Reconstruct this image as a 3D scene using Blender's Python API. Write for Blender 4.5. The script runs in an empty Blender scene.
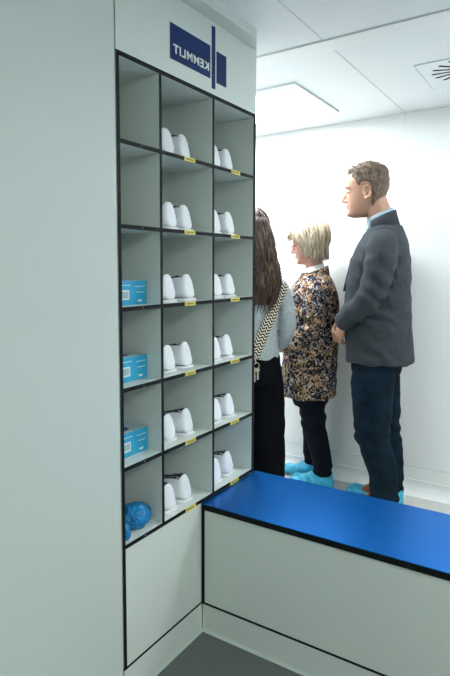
import bpy, bmesh, math, random
from mathutils import Vector, Matrix, noise
from mathutils.bvhtree import BVHTree
random.seed(7)
C = bpy.context.scene.collection
PI = math.pi

# ------------------------------------------------------------------ materials
def mat(name, col, rough=.5, spec=.5, bump=0, bscale=80, var=0, vscale=6, metal=0, coat=0):
    m = bpy.data.materials.new(name); m.use_nodes = True
    nt = m.node_tree; b = nt.nodes['Principled BSDF']
    b.inputs['Base Color'].default_value = (*col, 1)
    b.inputs['Roughness'].default_value = rough
    b.inputs['Metallic'].default_value = metal
    b.inputs['Specular IOR Level'].default_value = spec
    b.inputs['Coat Weight'].default_value = coat
    tc = nt.nodes.new('ShaderNodeTexCoord')
    if var:
        n = nt.nodes.new('ShaderNodeTexNoise'); n.inputs['Scale'].default_value = vscale; n.inputs['Detail'].default_value = 4
        nt.links.new(tc.outputs['Object'], n.inputs['Vector'])
        r = nt.nodes.new('ShaderNodeValToRGB')
        r.color_ramp.elements[0].position = .3; r.color_ramp.elements[1].position = .7
        r.color_ramp.elements[0].color = (*[c * (1 - var) for c in col], 1)
        r.color_ramp.elements[1].color = (*[min(1, c * (1 + var)) for c in col], 1)
        nt.links.new(n.outputs['Fac'], r.inputs['Fac']); nt.links.new(r.outputs['Color'], b.inputs['Base Color'])
    if bump:
        n = nt.nodes.new('ShaderNodeTexNoise'); n.inputs['Scale'].default_value = bscale; n.inputs['Detail'].default_value = 3
        nt.links.new(tc.outputs['Object'], n.inputs['Vector'])
        bp = nt.nodes.new('ShaderNodeBump'); bp.inputs['Strength'].default_value = bump; bp.inputs['Distance'].default_value = .004
        nt.links.new(n.outputs['Fac'], bp.inputs['Height']); nt.links.new(bp.outputs['Normal'], b.inputs['Normal'])
    return m

def emit(name, col, s):
    m = bpy.data.materials.new(name); m.use_nodes = True
    b = m.node_tree.nodes['Principled BSDF']
    b.inputs['Base Color'].default_value = (*col, 1)
    b.inputs['Emission Color'].default_value = (*col, 1); b.inputs['Emission Strength'].default_value = s
    return m

GREEN = (.67, .735, .69)
M = dict(
    panel=mat('panel_laminate', GREEN, .38, .4, var=.015, vscale=2),
    wallp=mat('cleanroom_wall', (.86, .885, .89), .16, .5, var=.01, vscale=1.5),
    leftw=mat('painted_panel', (.60, .665, .635), .5, .3, var=.02, vscale=1.2),
    ceil=mat('ceiling_panel', (.90, .94, .95), .45, .4, var=.01, vscale=1),
    ceilstrip=mat('ceiling_strip', (.93, .955, .96), .4, .4),
    seam=mat('seam', (.68, .72, .73), .6),
    dseam=mat('dark_seam', (.12, .16, .15), .6),
    black=mat('black_edge', (.006, .009, .009), .6, .15),
    floor=mat('near_floor', (.135, .145, .138), .42, .4, bump=.05, bscale=200, var=.05, vscale=30),
    hfloor=mat('hall_floor', (.60, .61, .57), .2, .5, var=.04, vscale=12),
    cove=mat('cove', (.88, .91, .90), .12, .6),
    jointl=mat('floor_joint', (.52, .60, .55), .4),
    blue=mat('blue_top', (.0003, .165, .60), .30, .2, bump=.03, bscale=400, metal=.8),
    navy=mat('logo_navy', (.004, .028, .13), .6, .2),
    white=mat('logo_white', (.80, .84, .84), .5),
    yellow=mat('label_yellow', (.72, .62, .10), .5), ink=mat('label_ink', (.10, .09, .03), .6),
    screw=mat('screw', (.35, .36, .36), .35, metal=1),
    shoe=mat('shoe_white', (.80, .84, .87), .5, .4, bump=.15, bscale=120),
    sole=mat('shoe_sole', (.78, .81, .83), .6), lining=mat('shoe_lining', (.012, .012, .014), .8),
    carton=mat('carton_blue', (.02, .36, .62), .45), cartontop=mat('carton_top', (.42, .52, .55), .5),
    cartonlt=mat('carton_light', (.42, .72, .80), .5), cartonink=mat('carton_ink', (.12, .30, .38), .5), oval=mat('carton_oval', (.01, .10, .26), .5),
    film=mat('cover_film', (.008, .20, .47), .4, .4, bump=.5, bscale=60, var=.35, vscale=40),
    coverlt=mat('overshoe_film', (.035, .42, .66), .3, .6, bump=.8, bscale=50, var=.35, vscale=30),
    skin=mat('skin', (.43, .235, .16), .5, .4, bump=.08, bscale=90, var=.10, vscale=18),
    skinf=mat('skin_fair', (.58, .31, .235), .5, .4, bump=.08, bscale=90, var=.12, vscale=16),
    jacket=mat('wool_jacket', (.040, .048, .056), .9, .2, bump=.5, bscale=350, var=.35, vscale=260),
    shirt=mat('shirt', (.33, .43, .50), .8), turtleneck=mat('turtleneck', (.72, .70, .66), .9, bump=.3, bscale=200),
    jeans=mat('jeans', (.003, .012, .022), .85, .12, bump=.3, bscale=120, var=.45, vscale=9),
    wtrous=mat('dark_trousers', (.005, .007, .014), .85, .1, bump=.3, bscale=120, var=.3, vscale=12),
    btrous=mat('black_trousers', (.003, .0035, .005), .9, .06, bump=.3, bscale=60),
    sweater=mat('sweater', (.33, .37, .38), .95, .1, bump=.5, bscale=260, var=.12, vscale=60),
    leather=mat('brown_leather', (.22, .085, .035), .4, .5),
    hairm=mat('hair_greybrown', (.150, .110, .080), .65, .3, bump=1, bscale=130, var=.65, vscale=60),
    hairb=mat('hair_blond', (.60, .51, .38), .55, .35, bump=.6, bscale=90, var=.45, vscale=35),
    hairb2=mat('hair_blond_dark', (.30, .22, .13), .55, .35),
    haird=mat('hair_brown', (.055, .032, .024), .5, .4, bump=.6, bscale=90, var=.5, vscale=30),
    haird2=mat('hair_brown_tip', (.20, .12, .07), .5, .4),
    eye=mat('eye_white', (.40, .37, .34), .2), iris=mat('iris', (.03, .04, .05), .2),
    frame=mat('glasses_frame', (.16, .03, .05), .3), metal=mat('key_metal', (.62, .56, .42), .3, metal=1),
    btn=mat('button', (.02, .02, .025), .4),
    chrome=mat('light_frame', (.62, .68, .70), .4),
)
M['light_hall'] = emit('hall_light', (.94, .98, 1), 26)
M['fill_side'] = emit('side_fill', (.96, .98, 1), 32)  # added unseen panel, evens out the back wall and lifts the header
M['fill_near'] = emit('near_fill', (.96, 1, .97), 19)  # added unseen panel, placed to light the locker face

def stripe_hair(m, sc=1):
    # strand-like streaks along z
    nt = m.node_tree; tc = [n for n in nt.nodes if n.type == 'TEX_COORD'][0]
    mp = nt.nodes.new('ShaderNodeMapping'); mp.inputs['Scale'].default_value = (3 * sc, 3 * sc, .35 * sc)
    nt.links.new(tc.outputs['Object'], mp.inputs['Vector'])
    for n in nt.nodes:
        if n.type == 'TEX_NOISE': nt.links.new(mp.outputs['Vector'], n.inputs['Vector'])
for k in ('hairb', 'haird', 'hairm'): stripe_hair(M[k])

# patterned jacket
def pattern_mat():
    m = mat('patterned_jacket', (.1, .1, .1), .8, .2, bump=.4, bscale=90)
    nt = m.node_tree; b = nt.nodes['Principled BSDF']; tc = [n for n in nt.nodes if n.type == 'TEX_COORD'][0]
    n1 = nt.nodes.new('ShaderNodeTexNoise'); n1.inputs['Scale'].default_value = 12; n1.inputs['Detail'].default_value = 2; n1.inputs['Distortion'].default_value = 1.2
    n2 = nt.nodes.new('ShaderNodeTexNoise'); n2.inputs['Scale'].default_value = 48; n2.inputs['Detail'].default_value = 3; n2.inputs['Distortion'].default_value = 2.5
    v = nt.nodes.new('ShaderNodeTexNoise'); v.inputs['Scale'].default_value = 30; v.inputs['Detail'].default_value = 1; v.inputs['Distortion'].default_value = 2
    mp = nt.nodes.new('ShaderNodeMapping'); mp.inputs['Location'].default_value = (3, 5, 1)
    nt.links.new(tc.outputs['Object'], mp.inputs['Vector'])
    for n in (n1, n2): nt.links.new(tc.outputs['Object'], n.inputs['Vector'])
    nt.links.new(mp.outputs['Vector'], v.inputs['Vector'])
    def ramp(src, stops):
        r = nt.nodes.new('ShaderNodeValToRGB'); r.color_ramp.interpolation = 'CONSTANT'
        els = r.color_ramp.elements
        while len(els) < len(stops): els.new(.5)
        for e, (p_, c) in zip(els, stops): e.position = p_; e.color = (*c, 1)
        nt.links.new(src, r.inputs['Fac']); return r.outputs['Color']
    base = ramp(n1.outputs['Fac'], [(0, (.022, .026, .055)), (.42, (.10, .065, .045)), (.50, (.34, .18, .07)), (.60, (.07, .05, .045))])
    fleck = ramp(n2.outputs['Fac'], [(0, (.0, .0, .0)), (.56, (1, 1, 1))])
    dark = ramp(v.outputs['Fac'], [(0, (0, 0, 0)), (.53, (1, 1, 1))])
    mx = nt.nodes.new('ShaderNodeMixRGB'); mx.inputs['Color2'].default_value = (.60, .55, .50, 1)
    nt.links.new(fleck, mx.inputs['Fac']); nt.links.new(base, mx.inputs['Color1'])
    mx2 = nt.nodes.new('ShaderNodeMixRGB'); mx2.inputs['Color2'].default_value = (.012, .012, .022, 1)
    nt.links.new(dark, mx2.inputs['Fac']); nt.links.new(mx.outputs['Color'], mx2.inputs['Color1'])
    nt.links.new(mx2.outputs['Color'], b.inputs['Base Color'])
    return m
M['pattern'] = pattern_mat()

def chevron_mat():
    m = mat('chevron_strap', (.1, .1, .1), .85, .2)
    nt = m.node_tree; b = nt.nodes['Principled BSDF']
    uv = nt.nodes.new('ShaderNodeUVMap'); uv.uv_map = 'UVMap'
    sp = nt.nodes.new('ShaderNodeSeparateXYZ'); nt.links.new(uv.outputs['UV'], sp.inputs['Vector'])
    def mth(op, a, c=None):
        n = nt.nodes.new('ShaderNodeMath'); n.operation = op
        for i, x in enumerate((a, c)):
            if x is None: continue
            if isinstance(x, (int, float)): n.inputs[i].default_value = x
            else: nt.links.new(x, n.inputs[i])
        return n.outputs[0]
    u = mth('MULTIPLY', sp.outputs['X'], 2.0)
    zig = mth('ABSOLUTE', mth('SUBTRACT', mth('FRACT', u), .5))
    t = mth('FRACT', mth('ADD', mth('MULTIPLY', sp.outputs['Y'], 52.0), mth('MULTIPLY', zig, 1.6)))
    g = mth('GREATER_THAN', t, .55)
    mx = nt.nodes.new('ShaderNodeMixRGB'); mx.inputs['Color1'].default_value = (.012, .012, .014, 1); mx.inputs['Color2'].default_value = (.62, .56, .45, 1)
    nt.links.new(g, mx.inputs['Fac']); nt.links.new(mx.outputs['Color'], b.inputs['Base Color'])
    return m
M['chevron'] = chevron_mat()

# ------------------------------------------------------------------ mesh helpers
def box(bm, x0, x1, y0, y1, z0, z1, mi=0):
    vs = [bm.verts.new((x, y, z)) for z in (z0, z1) for x, y in ((x0, y0), (x1, y0), (x1, y1), (x0, y1))]
    fs = []
    for idx in ((3, 2, 1, 0), (4, 5, 6, 7), (0, 1, 5, 4), (1, 2, 6, 5), (2, 3, 7, 6), (3, 0, 4, 7)):
        f = bm.faces.new([vs[i] for i in idx]); f.material_index = mi; fs.append(f)
    return fs

def loft(bm, rings, cap=True, mi=0, closed=True):
    R = [[bm.verts.new(p) for p in r] for r in rings]
    n = len(R[0])
    for a, b in zip(R, R[1:]):
        for i in range(n if closed else n - 1):
            f = bm.faces.new((a[i], a[(i + 1) % n], b[(i + 1) % n], b[i])); f.material_index = mi
    if cap:
        f = bm.faces.new(list(reversed(R[0]))); f.material_index = mi
        f = bm.faces.new(R[-1]); f.material_index = mi

def ell(cx, cy, z, ax, ay, n=28, e=2.0, tilt=0):
    out = []
    for i in range(n):
        t = 2 * PI * i / n; c, s = math.cos(t), math.sin(t)
        x = ax * math.copysign(abs(c) ** (2 / e), c); y = ay * math.copysign(abs(s) ** (2 / e), s)
        out.append((cx + x, cy + y, z + tilt * x))
    return out

def tube(bm, pts, radii, n=14, cap=True, flat=1.0, ref=(0, 0, 1)):
    pts = [Vector(p) for p in pts]; rings = []
    ref = Vector(ref); pr = None
    for i, p in enumerate(pts):
        a = pts[max(i - 1, 0)]; b = pts[min(i + 1, len(pts) - 1)]
        d = (b - a).normalized()
        if pr is None:
            u = d.cross(ref)
            if u.length < .05: u = d.cross(Vector((1, 0, 0)))
        else:
            u = pr - d * pr.dot(d)
        u.normalize(); pr = u; w = d.cross(u)
        r = radii[i] if hasattr(radii, '__len__') else radii
        rings.append([p + u * (r * math.cos(2 * PI * k / n)) + w * (r * flat * math.sin(2 * PI * k / n)) for k in range(n)])
    loft(bm, rings, cap)

def smoothpath(P, R, m=6):
    P = [Vector(p) for p in P]; out = []; rr = []
    for i in range(len(P) - 1):
        p0 = P[max(i - 1, 0)]; p1 = P[i]; p2 = P[i + 1]; p3 = P[min(i + 2, len(P) - 1)]
        for k in range(m):
            t = k / m
            out.append(.5 * ((2 * p1) + (p2 - p0) * t + (2 * p0 - 5 * p1 + 4 * p2 - p3) * t * t + (3 * p1 - p0 - 3 * p2 + p3) * t ** 3))
            rr.append(R[i] * (1 - t) + R[i + 1] * t)
    out.append(P[-1]); rr.append(R[-1])
    return out, rr

def stube(bm, P, R, m=6, **k):
    a, b = smoothpath(P, R, m); tube(bm, a, b, **k)

def sph(bm, c, r, mtx=None, u=16, v=10):
    m = Matrix.Translation(Vector(c)) @ (mtx or Matrix.Identity(4)) @ Matrix.Diagonal((*r, 1) if hasattr(r, '__len__') else (r, r, r, 1))
    bmesh.ops.create_uvsphere(bm, u_segments=u, v_segments=v, radius=1, matrix=m)

def obj(name, bm, ms, parent=None, smooth=False, bev=0, off=(0, 0, 0)):
    bmesh.ops.recalc_face_normals(bm, faces=bm.faces[:])
    if off != (0, 0, 0): bmesh.ops.translate(bm, verts=bm.verts[:], vec=off)
    me = bpy.data.meshes.new(name); bm.to_mesh(me); bm.free()
    o = bpy.data.objects.new(name, me); C.objects.link(o)
    for m in (ms if isinstance(ms, (list, tuple)) else [ms]): me.materials.append(m)
    if parent: o.parent = parent
    if smooth:
        for p in me.polygons: p.use_smooth = True
    if bev:
        b = o.modifiers.new('bevel', 'BEVEL'); b.width = bev; b.segments = 2; b.limit_method = 'ANGLE'
    return o

def solid(name, bm, m, parent, voxel=.008, it=4, wr=None):
    """union overlapping closed pieces into one continuous skin"""
    bmesh.ops.recalc_face_normals(bm, faces=bm.faces[:])
    me = bpy.data.meshes.new('tmp'); bm.to_mesh(me); bm.free()
    t = bpy.data.objects.new('tmp', me); C.objects.link(t)
    r = t.modifiers.new('r', 'REMESH'); r.mode = 'VOXEL'; r.voxel_size = voxel
    s = t.modifiers.new('s', 'SMOOTH'); s.factor = .5; s.iterations = it
    dg = bpy.context.evaluated_depsgraph_get(); dg.update()
    me2 = bpy.data.meshes.new_from_object(t.evaluated_get(dg))
    bpy.data.objects.remove(t); bpy.data.meshes.remove(me)
    me2.name = name; me2.materials.clear(); me2.materials.append(m)
    if wr:
        nm = [v.normal.copy() for v in me2.vertices]
        for v, n in zip(me2.vertices, nm): v.co += n * wr(v.co)
    for p in me2.polygons: p.use_smooth = True; p.material_index = 0
    o = bpy.data.objects.new(name, me2); C.objects.link(o); o.parent = parent
    return o

def empty(name, loc, rz=0):
    o = bpy.data.objects.new(name, None); C.objects.link(o); o.location = loc; o.rotation_euler = (0, 0, rz)
    o.empty_display_size = .1
    return o
def tag(o, label, cat, group=None):
    o['label'] = label; o['category'] = cat
    if group: o['group'] = group
    return o
def struct(name, bm, m, label=None, **k):
    o = obj(name, bm, m, **k); o['kind'] = 'structure'
    if label: o['label'] = label
    return o
def NB(): return bmesh.new()
def dup(o, loc, parent=None):
    c = o.copy(); C.objects.link(c)
    if parent: c.parent = parent
    for ch in o.children: dup(ch, None, c)
    if loc is not None: c.location = loc
    return c

# ------------------------------------------------------------------ the setting
H = .473; YB = .4225; ZP = .1041; YW = 2.17; ZC = 2.1676; LY = .8085; BK = .82
XR = 2.6; YN = -2.6; XL = -2.6
bm = NB(); box(bm, 0, XR, YN, YB, -.05, 0); struct('floor', bm, M['floor'], 'dark grey smooth floor in front of the bench and lockers')
bm = NB(); box(bm, XL, XR, YB, YW, -.05, 0); struct('floor_hall', bm, M['hfloor'], 'pale shiny floor behind the bench')
bm = NB(); box(bm, XL, XR, YN, YW + .1, ZC, ZC + .05); struct('ceiling', bm, M['ceil'], 'white panelled ceiling')
bm = NB(); box(bm, XL, XR, YW, YW + .1, 0, ZC); struct('wall_back', bm, M['wallp'], 'glossy white wall behind the people')
bm = NB(); box(bm, -.06, 0, YN, -.006, 0, ZC); struct('wall_left', bm, M['leftw'], 'pale grey green wall panel left of the lockers')
bm = NB(); box(bm, -.06, -.004, -.006, -.001, 0, ZC); struct('trim_1', bm, M['dseam'])
bm = NB(); box(bm, XR, XR + .08, YN, YW, 0, ZC); struct('wall_right', bm, M['leftw'])
bm = NB(); box(bm, -.06, XR, YN - .08, YN, 0, ZC); struct('wall_front', bm, M['leftw'])
bm = NB(); box(bm, XL - .08, XL, BK, YW, 0, ZC); struct('wall_end', bm, M['wallp'])
bm = NB(); box(bm, XL, -.345, .74, LY, 0, ZC); struct('wall_partition', bm, M['wallp'])
# ceiling joints and strip (all along x or y)
bm = NB(); box(bm, XL, XR, .937, 1.049, ZC - .006, ZC); struct('trim_2', bm, M['ceilstrip'], 'flat white ceiling strip', bev=.002)
bm = NB()
for y in (.935, 1.0505): box(bm, XL, XR, y - .002, y + .002, ZC - .0015, ZC)
for y0, y1 in ((YN, .933), (1.0525, YW)): box(bm, .215, .2185, y0, y1, ZC - .0015, ZC)
struct('trim_3', bm, M['seam'], 'thin grey ceiling joints')
# wall joints
bm = NB()
box(bm, .196, .1985, YW - .0012, YW, .17, ZC); box(bm, .2385, .241, YW - .0012, YW, .17, ZC)
box(bm, 1.40, 1.403, YW - .0012, YW, .17, ZC); box(bm, -.98, -.977, YW - .0012, YW, .17, ZC)
struct('trim_4', bm, M['ceilstrip'], 'upright joints of the white wall panels')
# skirting with a cove along the back wall
prof = [(YW, .165), (YW - .006, .162), (YW - .006, .085), (YW - .009, .081), (YW - .006, .077)]
for k in range(9):
    a = k / 8 * PI / 2; prof.append((YW - .006 - .055 * (1 - math.cos(a)), .060 - .058 * math.sin(a)))
prof += [(YW - .061, 0), (YW, 0)]
bm = NB(); loft(bm, [[(x, y, z) for y, z in prof] for x in (XL, XR)]); struct('baseboard_back', bm, M['cove'], 'white coved skirting at the foot of the back wall')
bm = NB(); box(bm, XL, XR, YW - .0075, YW - .004, .160, .166); struct('trim_5', bm, M['seam'])

# ceiling light behind the locker end
L0, L1, LY0, LY1 = -1.27, -.07, 1.317, 1.900
t = tag(empty('ceiling_light', ((L0 + L1) / 2, (LY0 + LY1) / 2, ZC)), 'bright flat rectangular light panel in the white ceiling above the dark-haired person', 'ceiling light')
o_ = t.location
bm = NB(); w = .055
for a in ((L0, L0 + w, LY0, LY1), (L1 - w, L1, LY0, LY1), (L0 + w, L1 - w, LY0, LY0 + w), (L0 + w, L1 - w, LY1 - w, LY1)): box(bm, *a, ZC - .008, ZC - .0005)
obj('frame', bm, M['ceilstrip'], t, off=tuple(-o_))
bm = NB(); w2 = .003
for a in ((L0 - w2, L0, LY0, LY1), (L1, L1 + w2, LY0, LY1), (L0, L1, LY0 - w2, LY0), (L0, L1, LY1, LY1 + w2)): box(bm, *a, ZC - .009, ZC - .0005)
obj('rim', bm, M['seam'], t, off=tuple(-o_))
bm = NB(); box(bm, L0 + w, L1 - w, LY0 + w, LY1 - w, ZC - .006, ZC - .0005)
obj('diffuser', bm, M['light_hall'], t, off=tuple(-o_))
# added fill panels, both out of view: hall right and front room
def fill_light(x0, x1, y0, y1, m, label):
    t = tag(empty('ceiling_light', ((x0 + x1) / 2, (y0 + y1) / 2, ZC)), label, 'ceiling light')
    bm = NB(); hx, hy = (x1 - x0) / 2, (y1 - y0) / 2
    for a in ((-hx, -hx + .04, -hy, hy), (hx - .04, hx, -hy, hy), (-hx + .04, hx - .04, -hy, -hy + .04), (-hx + .04, hx - .04, hy - .04, hy)): box(bm, *a, -.008, -.0005)
    obj('frame', bm, M['chrome'], t)
    bm = NB(); box(bm, -hx + .04, hx - .04, -hy + .04, hy - .04, -.006, -.0005); obj('diffuser', bm, m, t)
fill_light(1.0, 1.6, 1.30, 1.90, M['fill_side'], 'added unseen fill light panel in the ceiling above the far right end of the bench')
fill_light(1.8, 2.4, -1.5, -.3, M['fill_near'], 'dimmer added fill light panel, out of view, in the ceiling above the dark grey floor')

# ceiling air diffuser with radial slots
vx, vy = .635, 1.59
t = tag(empty('air_vent', (vx, vy, ZC)), 'square white ceiling air diffuser with black radial slots', 'air vent')
bm = NB(); box(bm, -.20, .225, -.17, .225, -.005, -.0005); obj('plate', bm, M['ceil'], t, bev=.001)
bm = NB(); box(bm, -.2015, -.200, -.17, .225, -.006, -.0005); obj('rim', bm, M['seam'], t)
for k in range(18):
    a = 2 * PI * k / 18 + .09
    bm = NB(); r0, r1, hw = .065, .158, .0065
    loft(bm, [[(r0, -hw * .7, z), (r1, -hw, z), (r1 + .006, 0, z), (r1, hw, z), (r0, hw * .7, z)] for z in (-.0065, -.0045)])
    bmesh.ops.rotate(bm, verts=bm.verts[:], cent=(0, 0, 0), matrix=Matrix.Rotation(a, 3, 'Z'))
    obj('slot', bm, M['black'], t)

# ------------------------------------------------------------------ shoe locker
LK = empty('shoe_locker', (0, 0, 0))
tag(LK, 'tall pale green cubbyhole shoe locker with black edges and blue logo on its header', 'locker')
S1, S2, S3 = .1983, .499, .7997
ZS = .4818; RH = .2349; ZT = ZS + 6 * RH; DEP = -.335
def edged(bm, x0, x1, y0, y1, z0, z1):
    box(bm, x0, x1 - .0015, y0, y1, z0, z1, 0); box(bm, x1 - .0015, x1, y0, y1, z0, z1, 1)
P2 = [M['panel'], M['black']]
bm = NB(); edged(bm, DEP, 0, 0, .0125, ZP - .003, ZT + .0065); obj('side_panel', bm, P2, LK)
bm = NB(); edged(bm, DEP, 0, S3 - .0085, S3 + .0085, 0, ZT + .0065); obj('side_panel', bm, P2, LK)
for y in (S1, S2):
    bm = NB(); edged(bm, DEP, 0, y - .0055, y + .0055, ZS + .006, ZT - .006); obj('divider', bm, P2, LK)
for i in range(7):
    z = ZS + i * RH; t_ = .006 if i < 6 else .0065
    bm = NB(); edged(bm, DEP, .0005, .0125, S3 - .0085, z - t_, z + t_); obj('shelf', bm, P2, LK)
bm = NB(); box(bm, DEP - .008, DEP, 0, S3 + .0085, 0, ZC - .001); obj('back_panel', bm, M['panel'], LK)
bm = NB(); box(bm, DEP, 0, 0, S3 + .0085, ZT + .0065, 2.137); hd = obj('header_panel', bm, M['panel'], LK)
bm = NB(); box(bm, DEP, .0, 0, S3 + .0085, 2.1385, ZC - .0005)
ye = S3 + .0085
loft(bm, [[(0, -.9, 2.1385), (.050, -.9, 2.1385), (.056, -.9, 2.144), (.056, -.9, ZC - .0005), (0, -.9, ZC - .0005)],
          [(0, ye, 2.1385), (.050, .712, 2.1385), (.056, .70, 2.144), (.056, .70, ZC - .0005), (0, ye, ZC - .0005)]])
obj('cornice', bm, M['panel'], LK)
bm = NB(); box(bm, -.02, -.001, .0125, YB - .003, ZP + .0035, ZS - .006); obj('base_panel', bm, M['panel'], LK)
bm = NB(); box(bm, -.02, .0, .0, YB, ZP - .0035, ZP + .0035); obj('base_edge', bm, M['black'], LK)
bm = NB(); box(bm, -.03, -.0, -.0, YB, 0, ZP - .0035); obj('plinth', bm, M['panel'], LK)
# logo
lg = NB(); X0, X1 = .0004, .0016
box(lg, X0, X1, .2475, .4755, 1.9455, 2.0525); box(lg, X0, X1, .4855, .5075, 1.917, 2.122); box(lg, X0, X1, .5165, .5805, 1.9415, 2.0465)
lg = obj('logo', lg, M['navy'], LK)
def text_mesh(s, size, mirror, off=.0, depth=.0005):
    cu = bpy.data.curves.new('txt', 'FONT'); cu.body = s; cu.size = size; cu.extrude = depth; cu.offset = off; cu.space_character = 1.14
    o = bpy.data.objects.new('txt', cu); C.objects.link(o)
    dg = bpy.context.evaluated_depsgraph_get(); dg.update()
    me = bpy.data.meshes.new_from_object(o.evaluated_get(dg)); bpy.data.objects.remove(o)
    return me
me = text_mesh('KEMMLIT', .036, True, .0009)
xs = [v.co.x for v in me.vertices]; ys = [v.co.y for v in me.vertices]
a, b = min(xs), max(xs); c, d = min(ys), max(ys)
for v in me.vertices:
    x, y, z = v.co
    v.co = (X1 + .0006 + z, .4655 - (x - a) / (b - a) * .203, 1.9665 + (y - c) / (d - c) * .0265)
me.materials.append(M['white']); tx = bpy.data.objects.new('lettering', me); C.objects.link(tx); tx.parent = lg
tx['label'] = 'mirror-written white lettering'
bm = NB(); bmesh.ops.create_circle(bm, cap_ends=True, segments=16, radius=.005, matrix=Matrix.Translation((.0005, .2395, 2.058)) @ Matrix.Rotation(PI / 2, 4, 'Y'))
bmesh.ops.solidify(bm, geom=bm.faces[:], thickness=.0006); obj('registered_mark', bm, M['seam'], LK)
# yellow labels
for i in range(6):
    for y0, y1 in ((.321, .382), (.619, .683)):
        z = ZS + i * RH
        bm = NB(); box(bm, .0006, .0018, y0, y1, z - .0068, z + .0068, 0)
        rr = random.Random(i * 7 + int(y0 * 10)); y = y0 + .008
        while y < y1 - .012:
            wv = rr.uniform(.003, .006); box(bm, .0018, .0021, y, y + wv, z - .0025, z + .0025, 1); y += wv + .002
        obj('label', bm, [M['yellow'], M['ink']], LK)
for i in range(6):
    bm = NB(); sph(bm, (.0008, .105, ZS + i * RH), (.0012, .0022, .0022), u=10, v=6); obj('screw', bm, M['screw'], LK, True)

# ------------------------------------------------------------------ bench
BN = empty('step_over_bench', (0, YB, 0)); tag(BN, 'long low bench with blue top, black edge and pale green front panel', 'bench')
XB = 2.4
bm = NB(); box(bm, .0022, XB, -.004, BK - YB, H - .021, H - .0015, 0); obj('top_edge', bm, M['black'], BN, bev=.0008)
bm = NB(); box(bm, .0022, XB, -.0035, BK - YB - .0005, H - .0015, H + .001); tp = obj('bench_top', bm, M['blue'], BN, bev=.0005); tp['label'] = 'matte blue top surface'
bm = NB(); box(bm, .011, XB, .0005, .018, ZP + .0035, H - .021); obj('front_panel', bm, M['panel'], BN)
bm = NB(); box(bm, .0022, .0105, -.002, .018, ZP - .0035, H - .021); obj('corner_edge', bm, M['black'], BN)
bm = NB(); box(bm, .0105, XB, -.001, .018, ZP - .0035, ZP + .0035); obj('bottom_edge', bm, M['black'], BN)
bm = NB(); box(bm, .0022, XB, .0005, .018, 0, ZP - .0035); obj('plinth', bm, M['panel'], BN)
bm = NB(); box(bm, .0022, XB, BK - YB - .018, BK - YB - .002, 0, H - .021); obj('back_panel', bm, M['panel'], BN)
bm = NB(); box(bm, XB - .018, XB, .018, BK - YB - .018, 0, H - .021); obj('end_panel', bm, M['panel'], BN)
# light floor joint
bm = NB(); loft(bm, [[(.0003, y, 0), (.0003, y, .008), (.004, y, .003), (.009, y, .0012), (.009, y, 0)] for y in (-.5, YB - .001)])
loft(bm, [[(x, YB + .0003, 0), (x, YB + .0003, .008), (x, YB - .004, .003), (x, YB - .009, .0012), (x, YB - .009, 0)] for x in (.001, XB)])
struct('trim_6', bm, M['jointl'], 'pale sealed joint between the plinths and the dark floor')

# ------------------------------------------------------------------ white shoes (heel at x=0 local, toe to -x)
SH = empty('shoe', (0, 0, 0))
def shoe_ring(x, w, h, n=20, top=.6, lean=0):
    # D shaped section, flat bottom, narrowing towards the top
    out = []
    for k in range(n):
        t = k / (n - 1) * PI
        c, s = math.cos(t), math.sin(t)
        y = w * math.copysign(abs(c) ** .55, c); z = h * abs(s) ** .52
        y *= 1 - (1 - top) * (z / max(h, 1e-4))
        out.append((x + lean * (z / max(h, 1e-4)), y, z + .007))
    return out
prof = [(0, .020, .066, .74), (-.003, .030, .078, .74), (-.010, .037, .086, .72), (-.028, .042, .090, .68), (-.055, .043, .082, .64), (-.085, .043, .072, .62),
        (-.115, .043, .066, .62), (-.15, .044, .066, .60), (-.18, .045, .056, .64), (-.21, .044, .046, .68), (-.24, .037, .037, .7), (-.258, .026, .028, .7), (-.265, .010, .012, .7)]
rings = [shoe_ring(x, w, h, top=tp_, lean=-.012) for x, w, h, tp_ in prof]
bm = NB(); R = [[bm.verts.new(p) for p in r] for r in rings]; n = len(R[0])
for i, (a, b) in enumerate(zip(R, R[1:])):
    for k in range(n - 1):
        if 2 <= i <= 5 and 6 <= k <= 12: continue     # opening
        bm.faces.new((a[k], a[k + 1], b[k + 1], b[k]))
    bm.faces.new((a[0], b[0], b[-1], a[-1]))
bm.faces.new(R[0][::-1]); bm.faces.new(R[-1])
up = obj('upper', bm, M['shoe'], SH, True)
sd = up.modifiers.new('s', 'SOLIDIFY'); sd.thickness = .003; sd.offset = -1
sb = up.modifiers.new('d', 'SUBSURF'); sb.levels = 1; sb.render_levels = 1
bm = NB()
out = [(p[0] + (.0005 if p[0] > -.1 else -.001), p[1] * 1.005) for p in prof]
loft(bm, [[(x, y, z) for x, y in out + [(x, -y) for x, y in reversed(out)]] for z in (0, .009)])
obj('sole', bm, M['sole'], SH, True, bev=.002)
bm = NB()
for z in (.034, .066):
    pts = []
    for i, (x, w, h, tp_) in enumerate(prof[1:8]):
        f = (z - .007) / h
        if f < .93:
            q = f ** (1 / .52); c = math.sqrt(max(0, 1 - q * q)) ** .55
            pts.append((x - .012 * f, w * c * (1 - (1 - tp_) * f) + .0004, z))
    full = [(p[0], -p[1], p[2]) for p in reversed(pts)] + pts
    stube(bm, full, [.0008] * len(full), m=2, n=5)
obj('seam', bm, M['sole'], SH, True)
bm = NB(); rl = []
for x, w, h, tp_ in prof[2:8]:
    rl.append([(x - .014, y * w * tp_ * .86, .007 + h * (.89 if abs(y) > .5 else .86)) for y in (-1, -.5, 0, .5, 1)] + [(x - .012, y * w * .7, .02) for y in (1, -1)])
loft(bm, rl); obj('lining', bm, M['lining'], SH, True)['label'] = 'black shoe lining'
rows = ['top', 'second', 'third', 'fourth', 'fifth', 'bottom']
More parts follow.
